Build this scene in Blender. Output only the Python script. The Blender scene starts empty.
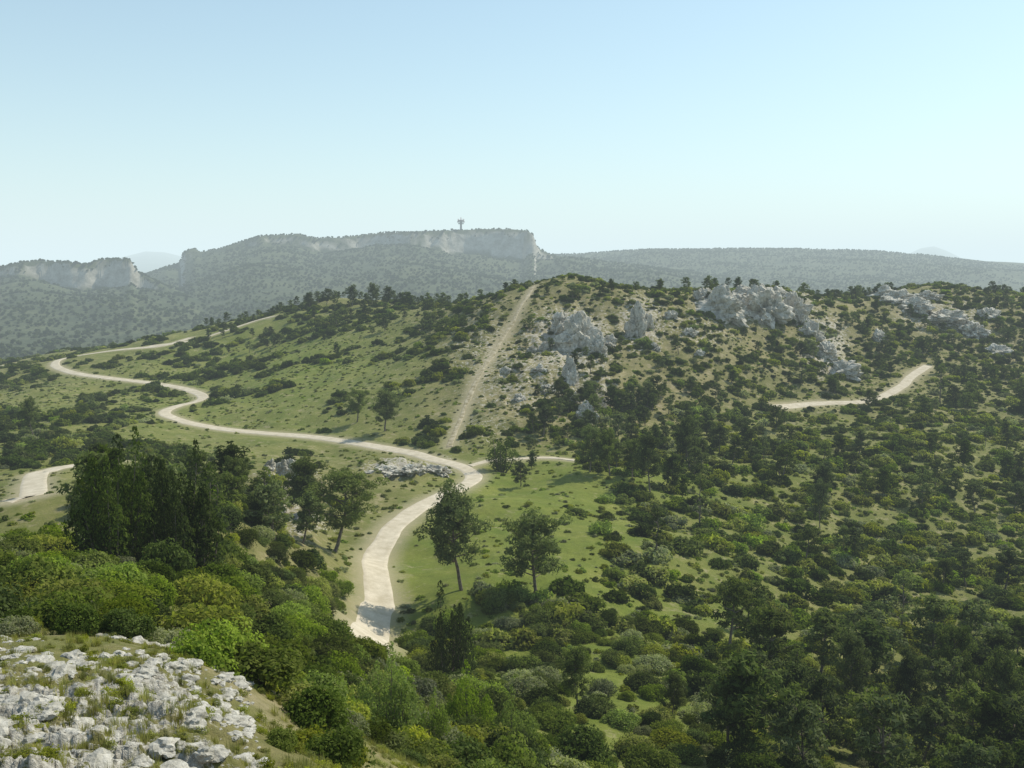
import bpy, math, random
import numpy as np
from mathutils import noise as mnoise, Vector
random.seed(7); rng=np.random.default_rng(7)
scene=bpy.context.scene
F=1004.0; PITCH=math.radians(6.2); CP,SP=math.cos(PITCH),math.sin(PITCH)
# ---------------------------------------------------------------- survey helpers (viewpoint = origin)
def ray(u,v):
    u=np.asarray(u,float); v=np.asarray(v,float)
    a=(384-v)/F
    return (u-512)/F, CP+a*SP, -SP+a*CP
def W(u,v,Y):
    dx,dy,dz=ray(u,v); t=Y/dy
    return float(dx*t),float(Y),float(dz*t)
def proj(x,y,z):
    f=y*CP-z*SP; up=y*SP+z*CP
    f=np.maximum(f,1e-3)
    return 512+F*x/f, 384-F*up/f
def sstep(a,b,x):
    t=np.clip((x-a)/(b-a),0,1); return t*t*(3-2*t)
def vn(x,y,seed=0):
    xi=np.floor(x).astype(np.int64); yi=np.floor(y).astype(np.int64)
    fx=x-xi; fy=y-yi; fx=fx*fx*(3-2*fx); fy=fy*fy*(3-2*fy)
    def h(i,j):
        n=(i*374761393+j*668265263+seed*144269507)&0xffffffff
        n=((n^(n>>13))*1274126177)&0xffffffff
        n=n^(n>>16)
        return (n&0xffff)/65535.0
    return (h(xi,yi)*(1-fx)+h(xi+1,yi)*fx)*(1-fy)+(h(xi,yi+1)*(1-fx)+h(xi+1,yi+1)*fx)*fy
def fbm(x,y,oct=4,seed=0,gain=.5):
    s=0;a=1;t=0
    for o in range(oct):
        s=s+a*vn(x*2**o+o*17.3,y*2**o-o*9.1,seed+o); t+=a; a*=gain
    return s/t
# ---------------------------------------------------------------- terrain control heights
C=[(0,768,11),(120,768,11.5),(250,768,13),(100,700,16),(0,690,17),(0,632,26),(100,640,24),(200,665,22),(235,720,16.5),
(320,768,19),(400,768,32),(500,768,46),(600,768,62),(700,768,70),(800,768,78),(900,768,86),(1020,768,94),
(100,605,42),(200,610,50),(0,590,45),(300,610,72),(280,690,42),(330,700,50),(240,580,70),
(0,545,72),(60,530,90),(130,548,72),(200,505,100),(250,520,115),(280,560,100),(330,552,135),(0,510,130),(300,485,180),
(30,490,180),(50,470,200),(110,470,190),(290,468,205),(220,450,240),(372,640,110),(378,600,124),(378,560,145),(400,520,168),(462,485,200),(470,473,215),
(400,450,245),(310,437,270),(215,428,290),(165,413,312),(200,397,350),(100,377,400),(57,363,445),(110,350,520),(160,345,560),
(430,690,80),(450,600,122),(450,540,152),(540,600,122),(540,500,182),(600,650,104),(660,720,84),(650,560,145),(620,480,205),(570,462,225),
(760,700,95),(900,700,108),(1020,700,112),(760,620,130),(900,620,145),(1020,600,160),(760,540,180),(880,540,200),(1020,530,215),(800,470,235),(930,470,250),(1020,460,270),
(720,430,285),(850,402,335),(790,405,325),(925,367,385),(880,430,290),(1000,410,330),(1020,350,430),(960,330,450),
(1000,295,540),(1080,300,540),(900,290,510),(950,286,530),(860,298,480),(800,300,440),(760,298,425),(700,293,420),
(850,350,400),(900,335,430),(760,350,365),(820,380,355),
(660,292,415),(620,286,410),(565,276,405),(535,284,405),(490,297,420),(440,308,440),
(470,440,245),(600,440,252),(680,400,300),(480,380,300),(560,340,345),(620,380,305),(560,400,285),(640,330,355),(700,350,345),(450,340,350),(520,310,365),
(370,400,300),(330,345,400),(400,350,370),(400,310,450),(330,300,500),(250,355,430),(270,315,520),(200,328,570),(100,348,620),(0,364,640),(60,420,290),(20,385,400),(20,440,250),(120,400,345),(280,380,350),
(-100,380,520),(-100,450,250),(-100,540,90),(-100,660,25)]
P=[W(*c) for c in C]
P+=[(0,0,-1.75),(8,0,-4),(-9,0,-3),(-8,6,-4.2),(0,-20,-3),(-30,-10,-10),(30,-5,-20),(4,8,-5.6),(10,20,-15),(70,30,-48),(140,80,-62),(-60,20,-24),(-150,60,-36),(-300,150,-45),(300,150,-60),(420,330,-45),(-450,400,-50),
(-450,720,-80),(-250,740,-78),(-100,730,-66),(0,720,-60),(100,720,-60),(220,740,-60),(380,720,-55),(520,560,-30),(-100,600,-40),(20,560,-32),(120,560,-35),(0,470,-14),(60,490,-20),(200,660,-38)]
P=np.array(P)
n=len(P); S=100.0
def U(r2): return .5*r2*np.log(r2+1e-9)
A=np.zeros((n+3,n+3)); d2=((P[:,None,:2]-P[None,:,:2])**2).sum(-1)/S**2
A[:n,:n]=U(d2)+np.eye(n)*2e-4
A[:n,n]=1;A[:n,n+1:]=P[:,:2]/S;A[n,:n]=1;A[n+1:,:n]=(P[:,:2]/S).T
wts=np.linalg.solve(A,np.concatenate([P[:,2],[0,0,0]]))
def near_h(x,y):
    x=x.ravel();y=y.ravel();o=np.empty(len(x))
    for i in range(0,len(x),40000):
        xs=x[i:i+40000]/S;ys=y[i:i+40000]/S
        r=(xs[:,None]-P[None,:,0]/S)**2+(ys[:,None]-P[None,:,1]/S)**2
        o[i:i+40000]=U(r)@wts[:n]+wts[n]+wts[n+1]*xs+wts[n+2]*ys
    return o
# far ridges: list of (bearing px, skyline px), distance, cliff fraction
L1=dict(D=2050,sk=[(-300,285),(-100,278),(0,271),(25,264),(45,261),(75,262),(92,264),(105,258),(134,257),(142,270),(170,285),(230,305),(300,330),(1400,360)],
        cl=[(-300,0),(0,.12),(40,.2),(70,.34),(125,.38),(150,.2),(190,0),(1400,0)])
L2=dict(D=2700,sk=[(-300,330),(100,300),(150,275),(172,268),(184,264),(188,253),(198,250),(206,254),(222,251),(262,237),(300,234),(318,238),(345,237),(380,234),(450,232),(500,231),(528,233),(533,237),(537,249),(552,256),(600,262),(700,275),(1400,320)],
        cl=[(-300,0),(170,0),(188,.2),(210,.1),(262,.14),(380,.12),(420,.16),(470,.28),(520,.42),(545,.2),(570,0),(1400,0)])
L3=dict(D=3700,sk=[(-300,330),(400,290),(540,256),(600,253),(640,251),(720,249),(800,249),(870,252),(930,256),(980,261),(1024,264),(1200,270),(1400,275)],cl=[(-300,0),(1400,0)])
L4=dict(D=14000,sk=[(-300,271),(60,268),(125,258),(150,252),(170,253),(190,258),(230,270),(600,280),(850,275),(900,256),(915,249),(928,247),(940,251),(955,258),(990,268),(1400,272)],cl=[(-300,0),(1400,0)])
def far_h(x,y):
    yy=np.maximum(y,1); u=512+F*(x/yy)*.995
    base=-92+0*x-60*sstep(4000,9000,y)
    out=base.copy()
    nz=fbm(x/260,y/260,5,11)-.5; rv=np.abs(fbm(x/340,y/500,4,31)-.5)*2
    for i,L in enumerate((L1,L2,L3,L4)):
        su=np.array(L['sk'],float); v=np.interp(u,su[:,0],su[:,1])
        D=L['D']*(1+ (0.05*(fbm(u/60,u*0+3.1,3,5+i)-.5)))
        dx,dy,dz=ray(u,v); Hs=dz/dy*D
        cu=np.array(L['cl'],float); cf=np.interp(u,cu[:,0],cu[:,1])
        t=y/D
        g=sstep(.35,1.06,t)**1.15/ (sstep(.35,1.06,np.array([.975]))[0]**1.15)
        g=np.minimum(g,1)*(1-cf)+cf*sstep(.966,.978,t+ (fbm(x/40,y/40,3,8)-.5)*.012)
        g=g*(1-sstep(1.02,1.5,t))
        w=g*(1-np.clip(g,0,1)**6)
        amp=60
        hh=-92+(Hs+92)*g+ w*amp*(rv-.45) + w*30*nz + (6*nz if i<3 else 0)*g*sstep(.3,.8,t)
        out=np.maximum(out,hh)
    return out+nz*10*sstep(700,1300,y)
def smoothpath(pts,step=1.5):
    pts=np.array(pts,float); k=len(pts); out=[]
    ext=np.vstack([2*pts[0]-pts[1],pts,2*pts[-1]-pts[-2]])
    for i in range(1,k):
        p0,p1,p2,p3=ext[i-1],ext[i],ext[i+1],ext[i+2]
        m=max(2,int(np.linalg.norm(p2-p1)/step))
        for j in range(m):
            t=j/m; out.append(.5*((2*p1)+(-p0+p2)*t+(2*p0-5*p1+4*p2-p3)*t*t+(-p0+3*p1-3*p2+p3)*t**3))
    out.append(pts[-1]); return np.array(out)
# grid
rs=np.concatenate([np.exp(np.arange(math.log(1),math.log(8),.04)),np.exp(np.arange(math.log(8),math.log(700),.0062)),
   np.exp(np.arange(math.log(700),math.log(4300),.0055)),np.exp(np.arange(math.log(4300),math.log(32000),.03))])
rs=np.unique(rs)
th=np.radians(np.concatenate([np.arange(-80,-33,1.2),np.arange(-33,33,.1),np.arange(33,81,1.2)]))
TH,RR=np.meshgrid(th,rs); GX=RR*np.sin(TH); GY=RR*np.cos(TH)
nr,nt=GX.shape
w=sstep(690,980,RR)
Hn=np.zeros_like(GX); m=RR<1000
Hn[m]=np.clip(near_h(GX[m],GY[m]),-98,14)
Hf=far_h(GX.ravel(),GY.ravel()).reshape(GX.shape)
Hb=Hn*(1-w)+Hf*w
def lookup(G,x,y):
    x=np.asarray(x,float);y=np.asarray(y,float)
    r=np.hypot(x,y); t=np.arctan2(x,y)
    ir=np.clip(np.interp(r,rs,np.arange(nr)),0,nr-1.001); it=np.clip(np.interp(t,th,np.arange(nt)),0,nt-1.001)
    i=ir.astype(int);j=it.astype(int);a=ir-i;b=it-j
    return (G[i,j]*(1-b)+G[i,j+1]*b)*(1-a)+(G[i+1,j]*(1-b)+G[i+1,j+1]*b)*a
def hit(G,u,v,y0=9,y1=5000):
    dx,dy,dz=ray(u,v); Ys=np.exp(np.arange(math.log(y0),math.log(y1),.004))
    x=dx/dy*Ys; z=dz/dy*Ys; d=z-lookup(G,x,Ys)
    k=np.where(d<0)[0]
    if len(k)==0: return None
    k=k[0]
    if k==0: Y=Ys[0]
    else: Y=Ys[k-1]+(Ys[k]-Ys[k-1])*d[k-1]/(d[k-1]-d[k]+1e-9)
    X=float(dx/dy*Y); return X,float(Y),float(lookup(G,X,Y))
roads_px={
 'gravel_road':([(352,700),(364,660),(373,630),(380,605),(377,580),(374,562),(382,545),(402,520),(432,501),(460,488),(474,477),(462,467),(432,459),(400,451),(360,444),(310,437),(260,433),(215,428),(182,421),(164,413),(178,406),(198,401),(202,396),(185,389),(150,383),(100,377),(70,372),(55,365),(66,358),(110,351),(160,346),(190,338)],2.05,60),
 'gravel_road.L':([(14,545),(22,520),(27,500),(34,482),(48,471),(72,466),(110,462)],2.6,110),
 'gravel_road.R':([(775,407),(800,405),(830,403),(862,402),(884,396),(902,386),(912,376),(928,366)],1.9,200),
 'gravel_track':([(470,466),(490,461),(520,459),(550,458),(577,461)],1.0,150),
 'dirt_path':([(449,447),(458,425),(470,395),(484,368),(500,342),(515,318),(528,295),(534,286)],.75,200),
 'gravel_track.L':([(0,366),(30,362),(60,356),(90,352)],2.0,300),
 'gravel_track.U':([(150,346),(190,341),(225,331),(255,321),(275,316)],1.3,400)}
paths={}
for k,(px,wd,yy0) in roads_px.items():
    pts=[hit(Hb,a,b,yy0,700) for a,b in px]; pts=[p[:2] for p in pts if p]
    if len(pts)>2: paths[k]=(smoothpath(pts),wd)
allp=np.vstack([np.column_stack([p,np.full(len(p),2.0-wd)]) for p,wd in paths.values()]).astype(np.float32)
RD=np.full(GX.shape,99.,dtype=np.float32)
m=(RR>70)&(RR<720)&(np.abs(TH)<math.radians(36))
xs=GX[m].astype(np.float32);ys=GY[m].astype(np.float32);o=np.empty(len(xs),np.float32)
for i in range(0,len(xs),20000):
    a=xs[i:i+20000,None]-allp[None,:,0]; b=ys[i:i+20000,None]-allp[None,:,1]
    o[i:i+20000]=(np.sqrt(a*a+b*b)+allp[None,:,2]).min(1)
RD[m]=np.minimum(o,99)
# surface maps (bilinear tables across the surveyed view)
tu=np.array([0,102,205,307,410,512,614,717,819,922,1024]); tv=np.array([280,320,360,400,440,480,520,560,600,640,680,720,768])
COV=np.array([[.6,.6,.55,.5,.5,.75,.7,.6,.75,.75,.8],[.4,.4,.4,.35,.5,.65,.6,.65,.65,.75,.8],[.35,.45,.45,.4,.42,.5,.55,.7,.75,.6,.8],
[.5,.5,.45,.3,.38,.5,.55,.85,.8,.8,.8],[.5,.4,.2,.2,.3,.45,.6,.85,.85,.85,.85],[.2,.5,.4,.35,.15,.2,.5,.75,.85,.85,.85],
[.3,.7,.7,.45,.1,.25,.45,.75,.85,.85,.85],[.8,.9,.8,.5,.05,.3,.5,.75,.85,.85,.9],[.95,.95,.9,.65,.1,.35,.6,.75,.85,.9,.9],
[.3,.6,.9,.85,.35,.35,.45,.7,.85,.9,.9],[0,.1,.4,.9,.9,.5,.22,.6,.8,.8,.85],[0,0,.1,.95,.95,.7,.28,.6,.8,.8,.8],[0,0,.1,.8,.95,.95,.5,.65,.8,.8,.8]])
LUSH=np.array([[.3]*11,[.2,.4,.6,.7,.5,.1,.1,.2,.2,.2,.2],[.4,.55,.7,.8,.6,.1,.1,.2,.3,.3,.3],[.55,.6,.7,.7,.5,.1,.1,.3,.4,.4,.4],
[.6,.6,.6,.6,.55,.4,.4,.6,.5,.5,.5],[.5,.5,.4,.3,.4,1,.9,.7,.6,.5,.5],[.5,.5,.4,.3,.6,1,.8,.6,.5,.5,.5],[.5,.5,.4,.3,.85,1,.8,.6,.5,.5,.5],
[.5,.5,.4,.3,.9,.9,.9,.7,.5,.5,.5],[.4,.4,.4,.3,.7,.9,1,.7,.5,.5,.5],[.3,.3,.3,.3,.5,.8,1,.7,.5,.5,.5],[.3,.3,.3,.3,.5,.7,.9,.6,.5,.5,.5],[.3,.3,.3,.3,.5,.5,.7,.5,.5,.5,.5]])
TREE=np.array([[0,0,0,.0,.0,.0,.03,.06,.12,.15,.2],[0,0,0,.03,.03,.02,.03,.08,.1,.2,.3],[0,0,0,0,.0,.0,.06,.45,.3,.3,.35],
[0,0,0,0,0,.0,.3,.65,.1,.1,.2],[0,0,0,0,0,.0,.6,.2,.0,.03,.2],[.0,.0,.0,0,0,.0,.1,.0,.0,.05,.4],[0,.0,.05,0,0,0,.0,.0,.0,.2,.65],
[.0,.0,.0,0,0,0,.0,.0,.03,.3,.6],[0,0,0,0,0,0,.0,.0,.1,.35,.5],[0,0,0,0,0,0,.0,.08,.3,.45,.5],[0,0,0,0,.0,.0,.0,.2,.5,.55,.6],[0,0,0,0,.0,.0,.0,.3,.6,.6,.6],[0,0,0,0,.0,.0,.05,.4,.6,.6,.6]])
def tab(T,u,v):
    iu=np.clip(np.interp(u,tu,np.arange(11)),0,9.999); iv=np.clip(np.interp(v,tv,np.arange(13)),0,11.999)
    i=iv.astype(int);j=iu.astype(int);a=iv-i;b=iu-j
    return (T[i,j]*(1-b)+T[i,j+1]*b)*(1-a)+(T[i+1,j]*(1-b)+T[i+1,j+1]*b)*a
def blobs(L,u,v):
    o=np.zeros_like(u)
    for (a,b,ra,rb,s) in L: o=np.maximum(o,s*np.exp(-(((u-a)/ra)**2+((v-b)/rb)**2)**1.5))
    return o
ROCKB=[(570,345,60,50,.72),(520,380,70,60,.52),(590,400,45,45,.58),(640,325,32,38,.68),(480,430,50,25,.42),(760,305,78,26,.75),(825,350,32,45,.7),(940,315,68,30,.55),
(400,470,50,12,.7),(290,490,45,30,.65),(300,520,40,25,.6),(700,330,50,30,.5),(480,345,50,50,.48),(180,345,60,8,.35),(440,465,25,12,.55),(1000,350,30,20,.4),(620,400,60,35,.33)]
FG=[(60,735,150,58,1.2),(0,705,60,48,1.),(140,702,72,36,1.1),(200,762,55,28,.95)]
PU,PV=proj(GX,GY,Hb)
near=(RR<720)
LU=tab(LUSH,PU,PV)*near; RK=blobs(ROCKB,PU,PV)*(near&(RR>60)); FGm=np.minimum(blobs(FG,PU,PV),1)*(RR<34)
# relief
rdm=sstep(2.5,9,RD)
H=Hb.copy()
nm=RR<1100
x=GX[nm];y=GY[nm];r=RR[nm]
d=(fbm(x/22,y/22,4,3)-.5)*3.8*rdm[nm]*sstep(35,90,r)*(1-w[nm])
d+=(fbm(x/3.1,y/3.1,4,5)-.5)*.8*rdm[nm]*(1-w[nm])*sstep(3,12,r)*(.5+RK[nm])
rid=1-np.abs(fbm(x/6,y/6,4,9)*2-1)
d+=RK[nm]*(rid-.6)*6*rdm[nm]
# foreground limestone pavement : stepped, fractured
q=fbm(x/1.3+.4*y,y/.5,4,21); q2=fbm(x/.28,y/.2,3,25)
stp=np.floor(q*12)/12+ (np.clip((q*12)%1,0,.2)*5)/12
d+=FGm[nm]*((stp-.5)*.8+(q2-.5)*.16+(np.floor(q2*4)/4-.5)*.2)
H[nm]+=d
# mesh
def mkmesh(name,V,Fc,smooth=False):
    me=bpy.data.meshes.new(name)
    V=np.asarray(V,np.float32);Fc=np.asarray(Fc,np.int32);k=Fc.shape[1]
    me.vertices.add(len(V));me.vertices.foreach_set('co',V.ravel())
    me.loops.add(Fc.size);me.loops.foreach_set('vertex_index',Fc.ravel())
    me.polygons.add(len(Fc));me.polygons.foreach_set('loop_start',np.arange(0,Fc.size,k,dtype=np.int32))
    me.polygons.foreach_set('loop_total',np.full(len(Fc),k,np.int32))
    me.polygons.foreach_set('use_smooth',np.full(len(Fc),smooth))
    me.update(calc_edges=True); return me
def fattr(me,name,vals,dom='POINT'):
    a=me.attributes.new(name,'FLOAT',dom); a.data.foreach_set('value',np.asarray(vals,np.float32).ravel())
def link(name,me,par=None):
    o=bpy.data.objects.new(name,me); scene.collection.objects.link(o)
    if par: o.parent=par
    return o
idx=np.arange(nr*nt).reshape(nr,nt)
Fq=np.stack([idx[:-1,:-1],idx[:-1,1:],idx[1:,1:],idx[1:,:-1]],-1).reshape(-1,4)
ter=mkmesh('terrain',np.stack([GX,GY,H],-1).reshape(-1,3),Fq[:,::-1],True)
if ter.polygons[1000].normal.z<0: ter.flip_normals()
fattr(ter,'lush',LU);fattr(ter,'rock',RK);fattr(ter,'fg',FGm);fattr(ter,'far',sstep(650,900,RR));fattr(ter,'road',RD)
terrain=link('terrain',ter)
# ---------------------------------------------------------------- materials
def M(name):
    m=bpy.data.materials.new(name);m.use_nodes=True;m.node_tree.nodes.clear();return m,m.node_tree
class N:
    def __init__(s,t): s.t=t
    def new(s,ty,**k):
        n=s.t.nodes.new(ty)
        for a,b in k.items(): setattr(n,a,b)
        return n
    def l(s,a,b): s.t.links.new(a,b)
    def attr(s,name): return s.new('ShaderNodeAttribute',attribute_name=name).outputs['Fac']
    def noise(s,scale,det=5,rough=.6,vec=None):
        n=s.new('ShaderNodeTexNoise'); n.inputs['Scale'].default_value=scale;n.inputs['Detail'].default_value=det;n.inputs['Roughness'].default_value=rough
        if vec is None: vec=s.new('ShaderNodeNewGeometry').outputs['Position']
        s.l(vec,n.inputs['Vector']); return n.outputs['Fac']
    def mr(s,v,a,b,c=0,d=1):
        n=s.new('ShaderNodeMapRange');
        s.l(v,n.inputs[0])
        for i,q in enumerate((a,b,c,d)): n.inputs[i+1].default_value=q
        return n.outputs[0]
    def math(s,op,a,b):
        n=s.new('ShaderNodeMath',operation=op)
        for i,q in enumerate((a,b)):
            if isinstance(q,(int,float)): n.inputs[i].default_value=q
            else: s.l(q,n.inputs[i])
        return n.outputs[0]
    def mix(s,f,a,b,bt='MIX'):
        n=s.new('ShaderNodeMix',data_type='RGBA',blend_type=bt)
        if isinstance(f,(int,float)): n.inputs[0].default_value=f
        else: s.l(f,n.inputs[0])
        for i,q in ((6,a),(7,b)):
            if isinstance(q,tuple): n.inputs[i].default_value=(*q,1)
            else: s.l(q,n.inputs[i])
        return n.outputs[2]
    def out(s,col,rough=.9,bump=None,bd=.3,bs=.6):
        p=s.new('ShaderNodeBsdfPrincipled');p.inputs['Roughness'].default_value=rough;p.inputs['Specular IOR Level'].default_value=.15
        if isinstance(col,tuple): p.inputs['Base Color'].default_value=(*col,1)
        else: s.l(col,p.inputs['Base Color'])
        if bump is not None:
            b=s.new('ShaderNodeBump');b.inputs['Distance'].default_value=bd;b.inputs['Strength'].default_value=bs
            s.l(bump,b.inputs['Height']);s.l(b.outputs[0],p.inputs['Normal'])
        o=s.new('ShaderNodeOutputMaterial');s.l(p.outputs[0],o.inputs[0]);return p
mt,t=M('ground_mat');k=N(t)
n1=k.noise(.9,6,.7);n2=k.noise(.12,5,.6);n3=k.noise(4.5,5,.7)
dry=k.mix(k.mr(n2,.35,.65),(.15,.145,.045),(.28,.24,.11))
lush=k.mix(k.mr(n2,.3,.7),(.13,.18,.02),(.235,.25,.048))
g=k.mix(k.mr(k.math('ADD',k.attr('lush'),k.math('MULTIPLY',k.math('SUBTRACT',n1,.5),.9)),.25,.8),dry,lush)
g=k.mix(k.mr(n3,.3,.7,.6,1.0),(.03,.035,.01),g)
g=k.mix(k.mr(n1,.42,.62,0,.5),g,k.mix(.5,g,(.045,.06,.014)))
g=k.mix(k.mr(k.math('SUBTRACT',k.noise(.35,6,.75),k.math('MULTIPLY',k.attr('lush'),.08)),.50,.60,0,.55),g,(.35,.29,.18))
lime=k.mix(k.mr(k.noise(2.5,6,.7),.35,.65),(.26,.225,.17),(.54,.50,.42))
g=k.mix(k.mr(k.math('ADD',k.attr('rock'),k.math('MULTIPLY',k.math('SUBTRACT',n1,.5),2.4)),.48,.72),g,lime)
verge=k.mr(k.math('ADD',k.attr('road'),k.math('MULTIPLY',k.math('SUBTRACT',n3,.5),4)),1.5,4.6,.75,0)
g=k.mix(verge,g,(.40,.34,.23))
fgn=k.noise(1.6,6,.75)
white=k.mix(k.mr(k.noise(9,6,.75),.35,.62),(.21,.195,.155),(.54,.51,.45))
g=k.mix(k.mr(k.math('ADD',k.attr('fg'),k.math('MULTIPLY',k.math('SUBTRACT',fgn,.5),3.4)),.72,.92),g,white)
geo=k.new('ShaderNodeNewGeometry');sx=k.new('ShaderNodeSeparateXYZ');k.l(geo.outputs['Normal'],sx.inputs[0])
ff=k.mix(k.mr(k.noise(.012,6,.65),.35,.65),(.036,.050,.020),(.09,.10,.042))
ff=k.mix(k.mr(k.noise(.15,4,.7),.4,.6,0,.7),ff,(.022,.03,.012))
cl=k.math('ADD',sx.outputs[2],k.math('MULTIPLY',k.math('SUBTRACT',k.noise(.03,5,.7),.5),.6))
ff=k.mix(k.mr(cl,.79,.66),ff,k.mix(k.mr(k.noise(.06,5,.7),.35,.65),(.15,.14,.105),(.40,.37,.31)))
g=k.mix(k.attr('far'),g,ff)
k.out(g,.95,k.math('ADD',n3,k.noise(14,4,.7)),.12,.7)
ter.materials.append(mt)
mr_,t=M('gravel_mat');k=N(t)
c=k.mix(k.mr(k.noise(.5,6,.7),.35,.65),(.43,.37,.27),(.59,.52,.41))
c=k.mix(k.mr(k.noise(6,4,.7),.5,.7,0,.4),c,(.32,.26,.18)); k.out(c,.95,k.noise(9,4,.7),.05,.5)
md_,t=M('dirt_mat');k=N(t)
c=k.mix(k.mr(k.noise(.6,6,.75),.42,.58),(.22,.185,.10),(.42,.365,.26)); k.out(c,.95,k.noise(9,4,.7),.05,.5)
ml,t=M('limestone_mat');k=N(t)
c=k.mix(k.mr(k.noise(.35,7,.72),.33,.58),(.26,.235,.18),(.60,.56,.48))
c=k.mix(k.mr(k.noise(1.0,6,.7),.53,.64,0,.7),c,(.11,.11,.06)); k.out(c,.9,k.noise(1.2,8,.7),.6,.8)
mw,t=M('rubble_mat');k=N(t)
c=k.mix(k.mr(k.noise(5,6,.7),.35,.62),(.26,.245,.20),(.56,.53,.47)); k.out(c,.9,k.noise(16,6,.7),.05,.8)
mb,t=M('bark_mat');k=N(t)
k.out(k.mix(k.mr(k.noise(3,4,.6),.3,.7),(.09,.07,.055),(.24,.20,.16)),.9)
def fol(name,c1,c2,tr=.42,var=.5):
    m,t=M(name);k=N(t)
    oi=k.new('ShaderNodeObjectInfo').outputs['Random']
    c=k.mix(k.attr('tone'),c1,c2)
    c=k.mix(k.math('MULTIPLY',oi,var),c,(c2[0]*1.2,c2[1]*1.15,c2[2]*.9))
    dark=k.new('ShaderNodeHueSaturation'); k.l(c,dark.inputs['Color']); k.l(k.mr(k.math('FRACT',k.math('MULTIPLY',oi,7.31),0),0,1,.6,1.4),dark.inputs['Value']); k.l(k.mr(k.math('FRACT',k.math('MULTIPLY',oi,13.7),0),0,1,.8,1.1),dark.inputs['Saturation'])
    col=dark.outputs[0]
    p=k.new('ShaderNodeBsdfDiffuse');k.l(col,p.inputs['Color'])
    tl=k.new('ShaderNodeBsdfTranslucent');k.l(k.mix(1.0,col,(1.3,1.48,.75),'MULTIPLY'),tl.inputs[0])
    mx=k.new('ShaderNodeMixShader');mx.inputs[0].default_value=tr;k.l(p.outputs[0],mx.inputs[1]);k.l(tl.outputs[0],mx.inputs[2])
    o=k.new('ShaderNodeOutputMaterial');k.l(mx.outputs[0],o.inputs[0]);return m
F_shrub=fol('shrub_leaf_mat',(.052,.072,.015),(.14,.165,.035),.38)
F_grey=fol('grey_shrub_leaf_mat',(.12,.14,.065),(.27,.28,.155))
F_olive=fol('garrigue_leaf_mat',(.10,.118,.022),(.255,.265,.052))
F_pine=fol('pine_needle_mat',(.05,.07,.022),(.135,.158,.055),.35,.4)
F_jun=fol('juniper_leaf_mat',(.03,.046,.010),(.088,.118,.024),.33,.25)
F_bright=fol('fresh_leaf_mat',(.082,.12,.017),(.22,.275,.045),.45,.3)
F_grass=fol('grass_blade_mat',(.12,.13,.035),(.30,.27,.11),.4,.6)
F_far=fol('far_tree_mat',(.03,.045,.018),(.088,.104,.04),.3,.5)
# ---------------------------------------------------------------- plant geometry
def leaves(cent,out,size,asp=.5,rnd=1.0):
    n=len(cent); nrm=out+rng.normal(0,rnd,(n,3)); nrm/=np.linalg.norm(nrm,axis=1)[:,None]+1e-9
    a=rng.normal(0,1,(n,3)); a-= (a*nrm).sum(1)[:,None]*nrm; a/=np.linalg.norm(a,axis=1)[:,None]+1e-9
    b=np.cross(nrm,a); s=(size*rng.uniform(.6,1.3,n))[:,None]
    V=np.stack([cent-a*s,cent-b*s*asp,cent+a*s,cent+b*s*asp],1).reshape(-1,3)
    return V,np.arange(4*n).reshape(n,4)
def clump(c,rad,n,size,flat=.7,shell=.55):
    d=rng.normal(0,1,(n,3)); d/=np.linalg.norm(d,axis=1)[:,None]
    r=rng.uniform(shell,1,n)[:,None]**.6
    p=d*r*rad; p[:,2]*=flat
    return p+np.array(c),d,(size*np.ones(n))
def tube(pts,rad,sides=6):
    pts=np.array(pts,float);V=[];Fs=[]
    for i,p in enumerate(pts):
        t=pts[min(i+1,len(pts)-1)]-pts[max(i-1,0)]; t/=np.linalg.norm(t)+1e-9
        a=np.cross(t,[.3,.9,.1]);a/=np.linalg.norm(a);b=np.cross(t,a)
        for s in range(sides):
            an=2*math.pi*s/sides; V.append(p+rad[i]*(math.cos(an)*a+math.sin(an)*b))
    for i in range(len(pts)-1):
        for s in range(sides):
            s2=(s+1)%sides; Fs.append((i*sides+s,i*sides+s2,(i+1)*sides+s2,(i+1)*sides+s))
    return np.array(V),np.array(Fs)
def assemble(name,tubes,cl,mats,asp=.5,rnd=1.0):
    V=[];Fc=[];mi=[];tone=[];o=0
    for v,f in tubes:
        V.append(v);Fc.append(f+o);o+=len(v);mi+= [0]*len(f);tone+= [.5]*len(f)
    for (c,d,s,tn) in cl:
        v,f=leaves(c,d,s,asp,rnd);V.append(v);Fc.append(f+o);o+=len(v);mi+=[1]*len(f)
        tone+=list(np.clip(tn+rng.normal(0,.22,len(f)),0,1))
    me=mkmesh(name,np.vstack(V),np.vstack(Fc))
    for m in mats: me.materials.append(m)
    me.polygons.foreach_set('material_index',np.array(mi,np.int32)); fattr(me,'tone',tone,'FACE'); return me
def shrub(name,mat,nc=14,per=70,size=.12,h=.75,asp=.55,lift=.5,rnd=.7):
    cl=[];tubes=[]
    for i in range(nc):
        an=rng.uniform(0,6.28);r=math.sqrt(rng.uniform(0,1))*.72; z=(1-r*r*.9)*h*rng.uniform(.6,1.0)
        c=(r*math.cos(an),r*math.sin(an),z*.8)
        tubes.append(tube([(0,0,-.15),(c[0]*.5,c[1]*.5,c[2]*.45),c],[.035,.025,.01],4))
        p,d,s=clump(c,rng.uniform(.22,.4),per,size,rng.uniform(.6,1),.5)
        cl.append((p,d+np.array([0,0,lift]),s,rng.uniform(.1,.9)))
    n=per*3;an=rng.uniform(0,6.28,n);r=np.sqrt(rng.uniform(.1,1,n))*.9
    p=np.stack([r*np.cos(an),r*np.sin(an),rng.uniform(-.1,.35,n)],1)
    cl.append((p,np.stack([np.cos(an),np.sin(an),an*0+.6],1),size*np.ones(n),.15))
    return assemble(name,tubes,cl,[mb,mat],asp,rnd)
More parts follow.
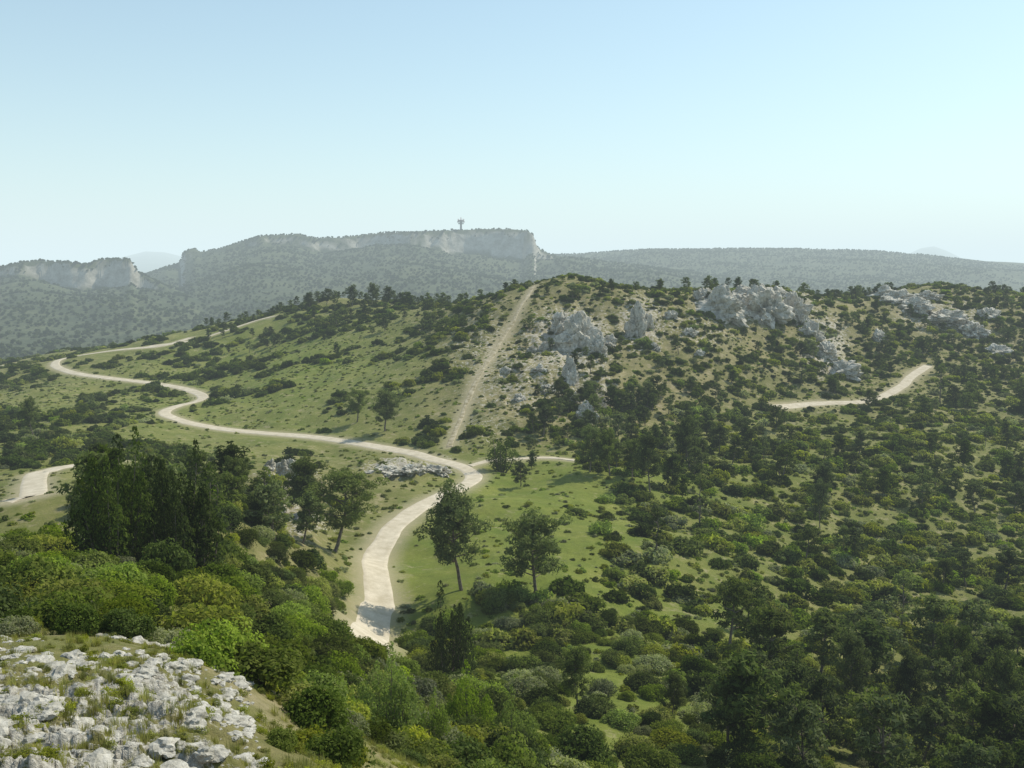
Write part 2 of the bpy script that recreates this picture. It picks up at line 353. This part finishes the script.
def pine(name,mat,limbs=16,per=75,size=.030,bare=.32,spread=.34,lean=.08,fl=.6,dense=3,cr=.1):
    tubes=[];cl=[];ax=rng.uniform(0,6.28);pts=[];
    for i in range(9):
        t=i/8; pts.append((lean*math.sin(t*2.2)*math.cos(ax)+rng.normal(0,.006),lean*math.sin(t*2.2)*math.sin(ax)+rng.normal(0,.006),t*.93-.03))
    tubes.append(tube(pts,[.022*(1-.85*i/8) for i in range(9)],7)); P_=np.array(pts)
    for i in range(limbs):
        t=bare+(.95-bare)*((i+rng.uniform(0,1))/limbs); b=np.array([np.interp(t,np.linspace(0,1,9),P_[:,q]) for q in range(3)])
        q=(t-bare)/(1-bare); L=spread*(math.sin(math.pi*min(1,(q*.80+.22)))**.7)*rng.uniform(.55,1.15)
        an=i*2.4+rng.uniform(-.6,.6); up=rng.uniform(.15,.5)+.5*q
        e=b+np.array([math.cos(an)*L,math.sin(an)*L,L*up]); mid=(b+e)/2+np.array([0,0,-.015])+rng.normal(0,.012,3)
        tubes.append(tube([b,mid,e],[.008,.005,.002],4))
        for s in range(dense):
            f=1-s*.27; c=b+(e-b)*f+rng.normal(0,.028,3)
            p,d,sz=clump(c,cr*rng.uniform(.6,1.15),per,size,fl,.2); cl.append((p,d+np.array([0,0,.8]),sz,rng.uniform(.1,.9)))
    p,d,sz=clump(P_[-1],cr*.8,per,size,.9,.2); cl.append((p,d,sz,.6))
    return assemble(name,tubes,cl,[mb,mat],.35,.8)
def juniper(name,mat,cols=14,n=420,size=.018,wid=.5):
    tubes=[];cl=[]
    for i in range(cols):
        an=rng.uniform(0,6.28);r=math.sqrt(rng.uniform(0,1))*wid*.8
        hh=(1-.5*(r/wid)**1.3)*rng.uniform(.6,1.0) if i else 1.0
        x0,y0_=r*math.cos(an),r*math.sin(an)
        tubes.append(tube([(x0*.25,y0_*.25,-.03),(x0*.7,y0_*.7,hh*.3),(x0,y0_,hh*.85)],[.018,.012,.003],5))
        t=rng.uniform(0,1,n)**.85; a2=rng.uniform(0,6.28,n); wv=1+.35*np.sin(t*22+a2*2+i)
        rad=.135*np.sin(np.pi*np.clip(t*.86+.12,0,1))**.7*wv*np.sqrt(rng.uniform(.35,1,n))
        lx=x0*(.45+.55*np.minimum(1,t*2));ly=y0_*(.45+.55*np.minimum(1,t*2))
        p=np.stack([lx+rad*np.cos(a2),ly+rad*np.sin(a2),.03+t*hh],1)
        dd=np.stack([np.cos(a2),np.sin(a2),a2*0+.3],1)
        cl.append((p,dd*1.2,size*np.ones(n),rng.uniform(.1,.85)))
    return assemble(name,tubes,cl,[mb,mat],.45,.7)
def grassm(name,n=60):
    an=rng.uniform(0,6.28,n);r=rng.uniform(0,.5,n);b=np.stack([r*np.cos(an),r*np.sin(an),0*r-.05],1)
    tip=b+np.stack([np.cos(an)*.3*rng.uniform(0,1,n),np.sin(an)*.3*rng.uniform(0,1,n),rng.uniform(.4,1,n)],1)
    s=np.stack([-np.sin(an),np.cos(an),0*an],1)*.03
    V=np.stack([b-s,b+s,tip],1).reshape(-1,3); me=mkmesh(name,V,np.arange(3*n).reshape(n,3)); me.materials.append(F_grass); fattr(me,'tone',rng.uniform(0,1,n),'FACE'); return me
def rockmesh(name,mat,sub=3,seed=0,flat=.6,amp=.35,fr=1.3,cell=2.2):
    import bmesh
    bm=bmesh.new();bmesh.ops.create_icosphere(bm,subdivisions=sub,radius=1)
    off=Vector((seed*7.7,seed*3.1,seed*1.9))
    for v in bm.verts:
        p=v.co.copy(); c=mnoise.cell(p*cell+off); d=mnoise.fractal(p*fr+off,.9,2.1,6)
        dd,_=mnoise.voronoi(p*cell+off); s=1+amp*d+.22*(dd[1]-dd[0])-.12+.12*c
        v.co=p*s; v.co.z*=flat
    me=bpy.data.meshes.new(name);bm.to_mesh(me);bm.free();me.materials.append(mat);return me
def coll(name,meshes):
    c=bpy.data.collections.new(name)
    for m in meshes: c.objects.link(bpy.data.objects.new(m.name,m))
    return c
def scatter(name,pts,scl,rot,ix,col):
    me=bpy.data.meshes.new(name);me.vertices.add(len(pts));me.vertices.foreach_set('co',np.asarray(pts,np.float32).ravel())
    a=me.attributes.new('scl','FLOAT_VECTOR','POINT');a.data.foreach_set('vector',np.asarray(scl,np.float32).ravel())
    a=me.attributes.new('rot','FLOAT_VECTOR','POINT');a.data.foreach_set('vector',np.asarray(rot,np.float32).ravel())
    a=me.attributes.new('ix','INT','POINT');a.data.foreach_set('value',np.asarray(ix,np.int32))
    o=link(name,me); ng=bpy.data.node_groups.new(name+'_nodes','GeometryNodeTree')
    ng.interface.new_socket('Geometry',in_out='INPUT',socket_type='NodeSocketGeometry');ng.interface.new_socket('Geometry',in_out='OUTPUT',socket_type='NodeSocketGeometry')
    gi=ng.nodes.new('NodeGroupInput');go=ng.nodes.new('NodeGroupOutput');ip=ng.nodes.new('GeometryNodeInstanceOnPoints');ci=ng.nodes.new('GeometryNodeCollectionInfo')
    ci.inputs['Collection'].default_value=col;ci.inputs['Separate Children'].default_value=True;ci.inputs['Reset Children'].default_value=True
    def na(nm,ty):
        q=ng.nodes.new('GeometryNodeInputNamedAttribute');q.data_type=ty;q.inputs[0].default_value=nm;return q.outputs[0]
    ip.inputs['Pick Instance'].default_value=True
    L=ng.links.new;L(gi.outputs[0],ip.inputs['Points']);L(ci.outputs[0],ip.inputs['Instance']);L(na('ix','INT'),ip.inputs['Instance Index']);L(na('rot','FLOAT_VECTOR'),ip.inputs['Rotation']);L(na('scl','FLOAT_VECTOR'),ip.inputs['Scale']);L(ip.outputs[0],go.inputs[0])
    md=o.modifiers.new('scatter','NODES');md.node_group=ng;return o
def cand(n,r0,r1,deg=33,p=2):
    r=(rng.uniform(r0**p,r1**p,n))**(1/p);a=np.radians(rng.uniform(-deg,deg,n));x=r*np.sin(a);y=r*np.cos(a)
    z=lookup(H,x,y);u,v=proj(x,y,z);return x,y,z,u,v,lookup(RD,x,y),r
def put(name,sel,x,y,z,s,sz,col,nk,sink=.1,ix=None):
    x,y,z,s,sz=[q[sel] for q in (x,y,z,s,sz)]; n=len(x)
    scl=np.stack([s*rng.uniform(.85,1.15,n),s*rng.uniform(.85,1.15,n),sz],1)
    rot=np.stack([rng.normal(0,.06,n),rng.normal(0,.06,n),rng.uniform(0,6.28,n)],1)
    print(name,n)
    return scatter(name,np.stack([x,y,z-sink*sz],1),scl,rot,rng.integers(0,nk,n) if ix is None else ix[sel],col)
def uni(a): return np.clip((a-.5)/.34+.5,0,1)
def clearing(u,v,r): return (u<82)&(u>-40)&(v<545)&(r>75)&(r<215)   # open ground beside the lower left road
# mid shrubs: 0-3 dark evergreen, 4-8 yellow-green / grey
S_mid=coll('shrub_protos',[shrub('a0_oak',F_shrub,16,60,.11),shrub('a1_oak',F_shrub,20,50,.12,.95),shrub('a2_oak',F_jun,14,70,.12,.75),
   shrub('a3_oak',F_jun,16,60,.11,.9),shrub('a4_rosemary',F_olive,14,60,.11,.6),shrub('a5_box',F_olive,18,55,.11,.85),shrub('a6_grey',F_grey,14,60,.11,.7),shrub('a7_broom',F_bright,16,60,.11,.8),shrub('a8_oak',F_olive,20,60,.11,.9)])
x,y,z,u,v,rd,r=cand(29000,95,740)
cov=tab(COV,u,v); pl=((u<470)&(v<470)&(r>190))|((u<530)&(v<345)&(r>190))
c1=uni(fbm(x/17,y/17,3,41));c2=uni(fbm(x/9,y/9,3,40))
pn=np.where(pl,c1*.45+c2*.38+rng.uniform(0,1,len(x))*.17,c1*.3+c2*.35+rng.uniform(0,1,len(x))*.35)
meadow=blobs([(440,560,42,48,1),(530,485,65,20,.9),(625,690,42,36,.8),(250,440,110,9,.7),(340,382,50,16,.4)],u,v)
rad=rng.uniform(.7,1.0,len(x))+ (rng.uniform(0,1,len(x))**1.7)*np.where(u>560,2.2,1.6)
rad*=np.where(pl,1.3,1)*(1-.12*((v<400)&(u>470)))
sel=(pn<cov-meadow*.7)&(rd>rad+2.5)&(~((u<270)&(v>620)&(r<80)))&(~clearing(u,v,r))
dk=rng.uniform(0,1,len(x))<np.where(pl,.8,np.where(v<420,.6,.4))
ix=np.where(dk,rng.integers(0,4,len(x)),rng.integers(4,9,len(x)))
put('shrub_thicket',sel,x,y,z,rad,rad*rng.uniform(.75,1.2,len(x)),S_mid,9,.1,ix)
# low garrigue
S_low=coll('garrigue_protos',[shrub('thyme_a',F_olive,7,32,.16,.6),shrub('thyme_b',F_shrub,7,32,.16,.6),shrub('cistus_a',F_bright,7,32,.16,.7),shrub('lavender_a',F_grey,7,32,.16,.6)])
x,y,z,u,v,rd,r=cand(30000,80,460)
cov=tab(COV,u,v);pn=uni(fbm(x/7,y/7,3,43)*.5+rng.uniform(0,1,len(x))*.5)
rad=rng.uniform(.25,.85,len(x)); mead=blobs([(440,560,42,48,1),(530,485,65,20,.9),(625,690,42,36,.8),(250,440,110,9,.8)],u,v)
pl=(u<470)&(v<470)&(r>190)
sel=(pn<.26+cov*.7-mead*.38-.12*pl)&(rd>rad+2.1)
put('garrigue_scrub',sel,x,y,z,rad,rad*rng.uniform(.6,1.2,len(x)),S_low,4)
# near shrubs, fine leaves
S_near=coll('near_shrub_protos',[shrub('n0_oak',F_shrub,30,170,.052,.9),shrub('n1_oak',F_olive,30,170,.052,.8),shrub('n2_oak',F_bright,28,180,.05,1.0),shrub('n3_grey',F_grey,28,170,.045,.8),shrub('n4_oak',F_jun,30,170,.052,1.1),shrub('n5_oak',F_shrub,30,170,.045,1.0)])
x,y,z,u,v,rd,r=cand(2700,16,122,36)
cov=tab(COV,u,v);pn=uni(fbm(x/9,y/9,3,47)*.4+rng.uniform(0,1,len(x))*.6*.9)
fgm=blobs(FG,u,v); rad=(.8+1.5*rng.uniform(0,1,len(x))**1.5)*np.clip(r/45,.35,1)
sel=(pn<cov*.97)&(rd>rad+2.4)&(fgm<.10)&(~clearing(u,v,r))
put('near_shrub_thicket',sel,x,y,z,rad,rad*rng.uniform(.8,1.3,len(x)),S_near,6)
# grass tufts foreground
S_g=coll('grass_protos',[grassm('tuft_a'),grassm('tuft_b',90),shrub('uherb_a',F_olive,7,60,.07,.7)])
x,y,z,u,v,rd,r=cand(18000,8,44,38,1.3)
pn=uni(fbm(x/1.1,y/1.1,3,51)*.75+rng.uniform(0,1,len(x))*.25); fgm=blobs(FG,u,v)
rad=rng.uniform(.07,.24,len(x)); sel=pn<.74-.32*np.minimum(fgm,1)
put('grass',sel,x,y,z,rad,rad*rng.uniform(.7,1.4,len(x)),S_g,3)
# rubble
S_r=coll('rubble_protos',[rockmesh('stone_%d'%i,mw,3,i+2,.5,.45,1.1,1.4) for i in range(6)])
x,y,z,u,v,rd,r=cand(14000,8,38,36,1.3); fgm=blobs(FG,u,v); pn=uni(fbm(x/1.3,y/1.3,3,55))
rad=.03+.24*rng.uniform(0,1,len(x))**4; sel=(fgm+.3*(v>615)*(u<260)*(r<34)>.2+pn*.4)&(pn<.66)
put('limestone_rubble',sel,x,y,z,rad,rad*rng.uniform(.6,1.4,len(x)),S_r,6,.1)
# pines mass
S_p=coll('pine_protos',[pine('forest_pine_a',F_pine,18,42,.036,.25,.3),pine('forest_pine_b',F_pine,16,42,.036,.3,.26,.05),pine('forest_pine_c',F_jun,20,42,.036,.15,.24,.04),pine('forest_pine_d',F_pine,14,36,.034,.35,.28,.12),pine('forest_pine_e',F_pine,18,42,.036,.2,.33)])
x,y,z,u,v,rd,r=cand(10000,72,780)
tr=tab(TREE,u,v);pn=uni(fbm(x/25,y/25,3,61)*.6+rng.uniform(0,1,len(x))*.4)
hgt=rng.uniform(4.2,8.6,len(x))*(1-.25*(v<400))*(1+.15*(v>600)); sel=(pn<tr*.85)&(rd>4)&(~((u<90)&(v>440)))
put('pine_forest',sel,x,y,z,hgt,hgt,S_p,5,.0)
# distant forest
fm=[]
for i in range(3):
    cl=[clump((rng.uniform(-.4,.4),rng.uniform(-.4,.4),rng.uniform(.5,1.1)),.6,26,.28,.9,.4) for _ in range(4)]
    fm.append(assemble('far_tree_%d'%i,[tube([(0,0,-.3),(0,0,1)],[.08,.03],4)],[(a,b,c,rng.uniform(.2,.8)) for a,b,c in cl],[mb,F_far],.8))
S_f=coll('far_tree_protos',fm)
x,y,z,u,v,rd,r=cand(60000,740,3900,31,1.6)
zz=lookup(H,x*1.012,y*1.012);slope=(zz-z)/(r*.012)
pn=uni(fbm(x/160,y/160,4,71)*.7+rng.uniform(0,1,len(x))*.3); rad=rng.uniform(1.8,3.8,len(x))
sel=(pn<.75)&(np.abs(slope)<.75)
put('distant_forest',sel,x,y,z,rad,rad*rng.uniform(.8,1.2,len(x)),S_f,3)
# ---------------------------------------------------------------- roads
def ribbon(name,path,wd,mat,sd):
    n=len(path);T=np.gradient(path,axis=0);T/=np.linalg.norm(T,axis=1)[:,None]+1e-9;Nn=np.stack([-T[:,1],T[:,0]],1)
    s=np.arange(n)*1.5; K=11; V=[]; ja=.8 if wd>1.5 else 1.3
    jl=(fbm(s/7,s*0+1,4,sd)-.5)*ja;jr=(fbm(s/7,s*0+9,4,sd+5)-.5)*ja
    for j in range(K):
        q=-1+2*j/(K-1); off=q*(wd+(jl if q<0 else jr)*abs(q))
        p=path+Nn*off[:,None]; zz=lookup(H,p[:,0],p[:,1])+.09-(.22 if abs(q)>.99 else 0)+.03*(1-q*q)
        V.append(np.stack([p[:,0],p[:,1],zz],1))
    V=np.stack(V,1).reshape(-1,3); ii=np.arange(n*K).reshape(n,K)
    Fc=np.stack([ii[:-1,:-1],ii[:-1,1:],ii[1:,1:],ii[1:,:-1]],-1).reshape(-1,4)
    me=mkmesh(name,V,Fc,True)
    if me.polygons[0].normal.z<0: me.flip_normals()
    me.materials.append(mat); return link(name,me)
for i,(nme,(p,wd)) in enumerate(paths.items()): ribbon(nme.split('.')[0],p,wd,md_ if 'dirt' in nme else mr_,i*3+50)
# ---------------------------------------------------------------- outcrops
oc=[rockmesh('outcrop_%d'%i,ml,5,i+20,1.0,.5,1.2,2.6) for i in range(4)]
OUT=[(578,348,44,42),(560,335,24,28),(598,356,24,24),(610,345,16,12),(636,336,22,40),(648,330,14,20),(765,318,64,38),(722,316,50,34),(742,302,42,20),(795,320,32,34),(705,302,24,16),(780,298,26,13),(812,338,26,22),(828,356,26,18),(845,376,34,18),
(570,384,16,32),(588,420,24,22),(560,322,18,12),(575,402,14,12),(540,372,16,9),(520,400,14,8),(505,372,12,7),(288,476,24,20),(270,470,14,12),(385,474,36,9),(412,473,32,11),(438,474,30,10),(900,302,34,14),(915,312,40,18),(950,324,46,18),(975,335,36,16),(886,298,30,14),(868,290,24,10),(930,300,26,12),(990,318,24,12),(880,340,20,12),(300,520,24,8),(280,512,16,7),(545,350,14,10),(1000,355,30,12),(655,350,14,9),(690,335,16,9),(700,356,14,8),(625,405,12,9),(548,392,18,9),(532,352,12,8),(672,318,14,9)]
for i,(a,b,wp,hp) in enumerate(OUT):
    p=hit(H,a,b,90,760)
    if not p: continue
    D=p[1]; o=link('limestone_outcrop',oc[i%4]); sx_=wp*D/F/2; o.location=(p[0],p[1]+sx_*.3,p[2]+hp*D/F*.15); o.scale=(sx_,sx_*.8,hp*D/F*.62); o.rotation_euler=(0,0,i*1.3)
# ---------------------------------------------------------------- individual trees
PH=[pine('pine_hero_a',F_pine,28,110,.020,.33,.30,.12,.7,3,.095),pine('pine_hero_b',F_pine,30,110,.020,.28,.36,.06,.7,3,.10),pine('pine_hero_c',F_pine,26,110,.020,.36,.33,.14,.65,3,.095),pine('pine_hero_d',F_pine,16,60,.018,.25,.22,.06,.6,2,.06)]
JH=[juniper('juniper_a',F_jun,18,480,.018),juniper('juniper_b',F_bright,20,480,.017,.45),juniper('juniper_c',F_jun,9,350,.02,.3)]
def tree(name,me,u,vt,vb=None,Y=None,ws=1.0,rz=None):
    if Y is None:
        p=hit(H,u,vb,20,760)
        if p is None:
            p=W(u,vb,470); p=(p[0],p[1],float(lookup(H,p[0],p[1])))
        X,Y,Z=p
    else:
        X=W(u,vt,Y)[0]; Z=float(lookup(H,X,Y))
    top=W(u,vt,Y)[2]; h=max(1.0,top-Z+.05)
    o=link(name,me); o.location=(X,Y,Z); o.scale=(h*ws,h*ws,h); o.rotation_euler=(0,0,random.uniform(0,6.28) if rz is None else rz)
for a in [(0,462,484,590,.85),(1,537,511,598,1.),(2,335,470,552,1.15),(1,308,458,520,.9),(0,385,390,431,1.1),(2,357,388,422,1.),(1,650,432,492,.65),(3,655,505,560,1.),(0,578,650,714,.8),(1,672,672,720,.7),
 (3,700,470,530,.8),(0,610,430,475,.8),(1,590,425,472,.8),(1,632,440,478,.8),(0,690,418,470,.8),(0,34,398,440,.7),(2,326,288,306,.9),(1,310,292,308,1.),(0,372,283,298,.9),(1,388,286,300,.9),(0,352,285,297,.9),(3,940,360,405,.7),(3,1015,440,475,.5),(3,985,420,447,.5),(3,900,565,640,.8),(1,820,480,530,.5)]:
    tree('pine_tree',PH[a[0]],a[1],a[2],a[3],None,a[4])
tree('juniper_tree',JH[0],108,434,Y=62,ws=.66);tree('juniper_tree',JH[0],172,448,Y=64,ws=.64,rz=2);tree('juniper_tree',JH[0],140,440,Y=66,ws=.68,rz=4);tree('juniper_tree',JH[2],90,460,Y=62,ws=.9);tree('juniper_tree',JH[2],196,470,Y=65,ws=1.)
tree('juniper_tree',JH[2],502,432,472,ws=1.4);tree('juniper_tree',JH[1],385,645,Y=38,ws=.72);tree('juniper_tree',JH[1],345,675,Y=34,ws=.5);tree('juniper_tree',JH[0],450,588,Y=82,ws=.5)
tree('juniper_tree',JH[1],470,665,Y=52,ws=.7);tree('juniper_tree',JH[1],515,690,Y=50,ws=.7);tree('juniper_tree',JH[2],990,735,Y=90,ws=.6);tree('juniper_tree',JH[1],430,690,Y=42,ws=.7)
for a in [(2,232,455,108,.75),(3,262,462,118,.9),(3,215,470,98,.9)]: tree('pine_tree',PH[a[0]],a[1],a[2],Y=a[3],ws=a[4])
for a in [(1,850,632,98,.6),(0,915,650,98,.6),(2,960,625,104,.6),(3,800,645,92,.9),(1,1005,650,100,.6),(0,760,690,86,.6),(3,880,680,90,.9),(2,720,700,82,.6)]: tree('pine_tree',PH[a[0]],a[1],a[2],Y=a[3],ws=a[4])
# ---------------------------------------------------------------- communication tower
tp=W(461,231,2660); tz=float(lookup(H,tp[0],tp[1])); tower=bpy.data.objects.new('communication_tower',None);scene.collection.objects.link(tower);tower.location=(tp[0],tp[1],tz-2)
mc,t=M('tower_concrete');N(t).out((.22,.21,.20));mre,t=M('tower_red');N(t).out((.35,.06,.05))
topz=W(461,217,2660)[2]-tz+2
def cyl(nm,z0,z1,r0,r1,mat,dx=0,dy=0):
    v,f=tube([(dx,dy,z0),(dx,dy,z1)],[r0,r1],16); me=mkmesh(nm,v,f);me.materials.append(mat);o=link(nm,me,tower)
    return o
cyl('shaft',0,topz*.78,3,2.2,mc)
for i,(f,rr) in enumerate(((.50,7.5),(.62,10),(.72,8))):
    cyl('platform_%d'%i,topz*f,topz*f+2.2,rr,rr,mc); cyl('platform_deck_%d'%i,topz*f+2.2,topz*f+2.4,rr,.1,mc); cyl('platform_soffit_%d'%i,topz*f-.2,topz*f,.1,rr,mc)
cyl('mast',topz*.78,topz,1.2,.5,mre)
for i in range(8):
    an=i*.785; cyl('antenna_%d'%i,topz*.62,topz*.62+9,.6,.4,mre,math.cos(an)*8,math.sin(an)*8)
# ---------------------------------------------------------------- air, light, sky
SIG=.00015
bpy.ops.mesh.primitive_cube_add(size=1,location=(0,0,200));hz=bpy.context.object;hz.name='haze_layer';hz.scale=(70000,70000,1000)
mh,t=M('haze_air');k=N(t);ab=k.new('ShaderNodeVolumeAbsorption');ab.inputs['Color'].default_value=(0,0,0,1);ab.inputs['Density'].default_value=SIG
em=k.new('ShaderNodeEmission');em.inputs[0].default_value=(.76,.91,.95,1);em.inputs[1].default_value=SIG  # air itself emits the pale airlight, in place of scattered sunlight
ad=k.new('ShaderNodeAddShader');k.l(ab.outputs[0],ad.inputs[0]);k.l(em.outputs[0],ad.inputs[1]);o=k.new('ShaderNodeOutputMaterial');k.l(ad.outputs[0],o.inputs['Volume']);hz.data.materials.append(mh)
EL,AZ=math.radians(48),math.radians(54)
sd=Vector((math.cos(EL)*math.sin(AZ),math.cos(EL)*math.cos(AZ),math.sin(EL)))
sl=bpy.data.lights.new('sun','SUN');sl.energy=5.0;sl.angle=math.radians(.5);sl.color=(1,.94,.80);so=link('sun',sl);so.rotation_euler=sd.to_track_quat('Z','Y').to_euler();so.location=(0,0,300)
wd=bpy.data.worlds.new('World');scene.world=wd;wd.use_nodes=True;t=wd.node_tree;bg=t.nodes['Background']
sk=t.nodes.new('ShaderNodeTexSky');sk.sky_type='NISHITA';sk.sun_disc=False;sk.sun_elevation=EL;sk.sun_rotation=AZ;sk.dust_density=1.2;sk.air_density=1.0;sk.altitude=300
mxw=t.nodes.new('ShaderNodeMix');mxw.data_type='RGBA';mxw.blend_type='MULTIPLY';mxw.inputs[0].default_value=1;mxw.inputs[7].default_value=(.92,1.08,1.0,1)
t.links.new(sk.outputs[0],mxw.inputs[6]);t.links.new(mxw.outputs[2],bg.inputs[0]);bg.inputs[1].default_value=.15
cam=bpy.data.cameras.new('camera');co=link('camera',cam);co.location=(0,0,0);co.rotation_euler=(math.pi/2-PITCH,0,0);cam.sensor_width=36;cam.lens=36*F/1024;cam.clip_end=100000;cam.clip_start=.1
scene.camera=co
scene.view_settings.view_transform='Standard';scene.view_settings.look='None';scene.view_settings.exposure=0
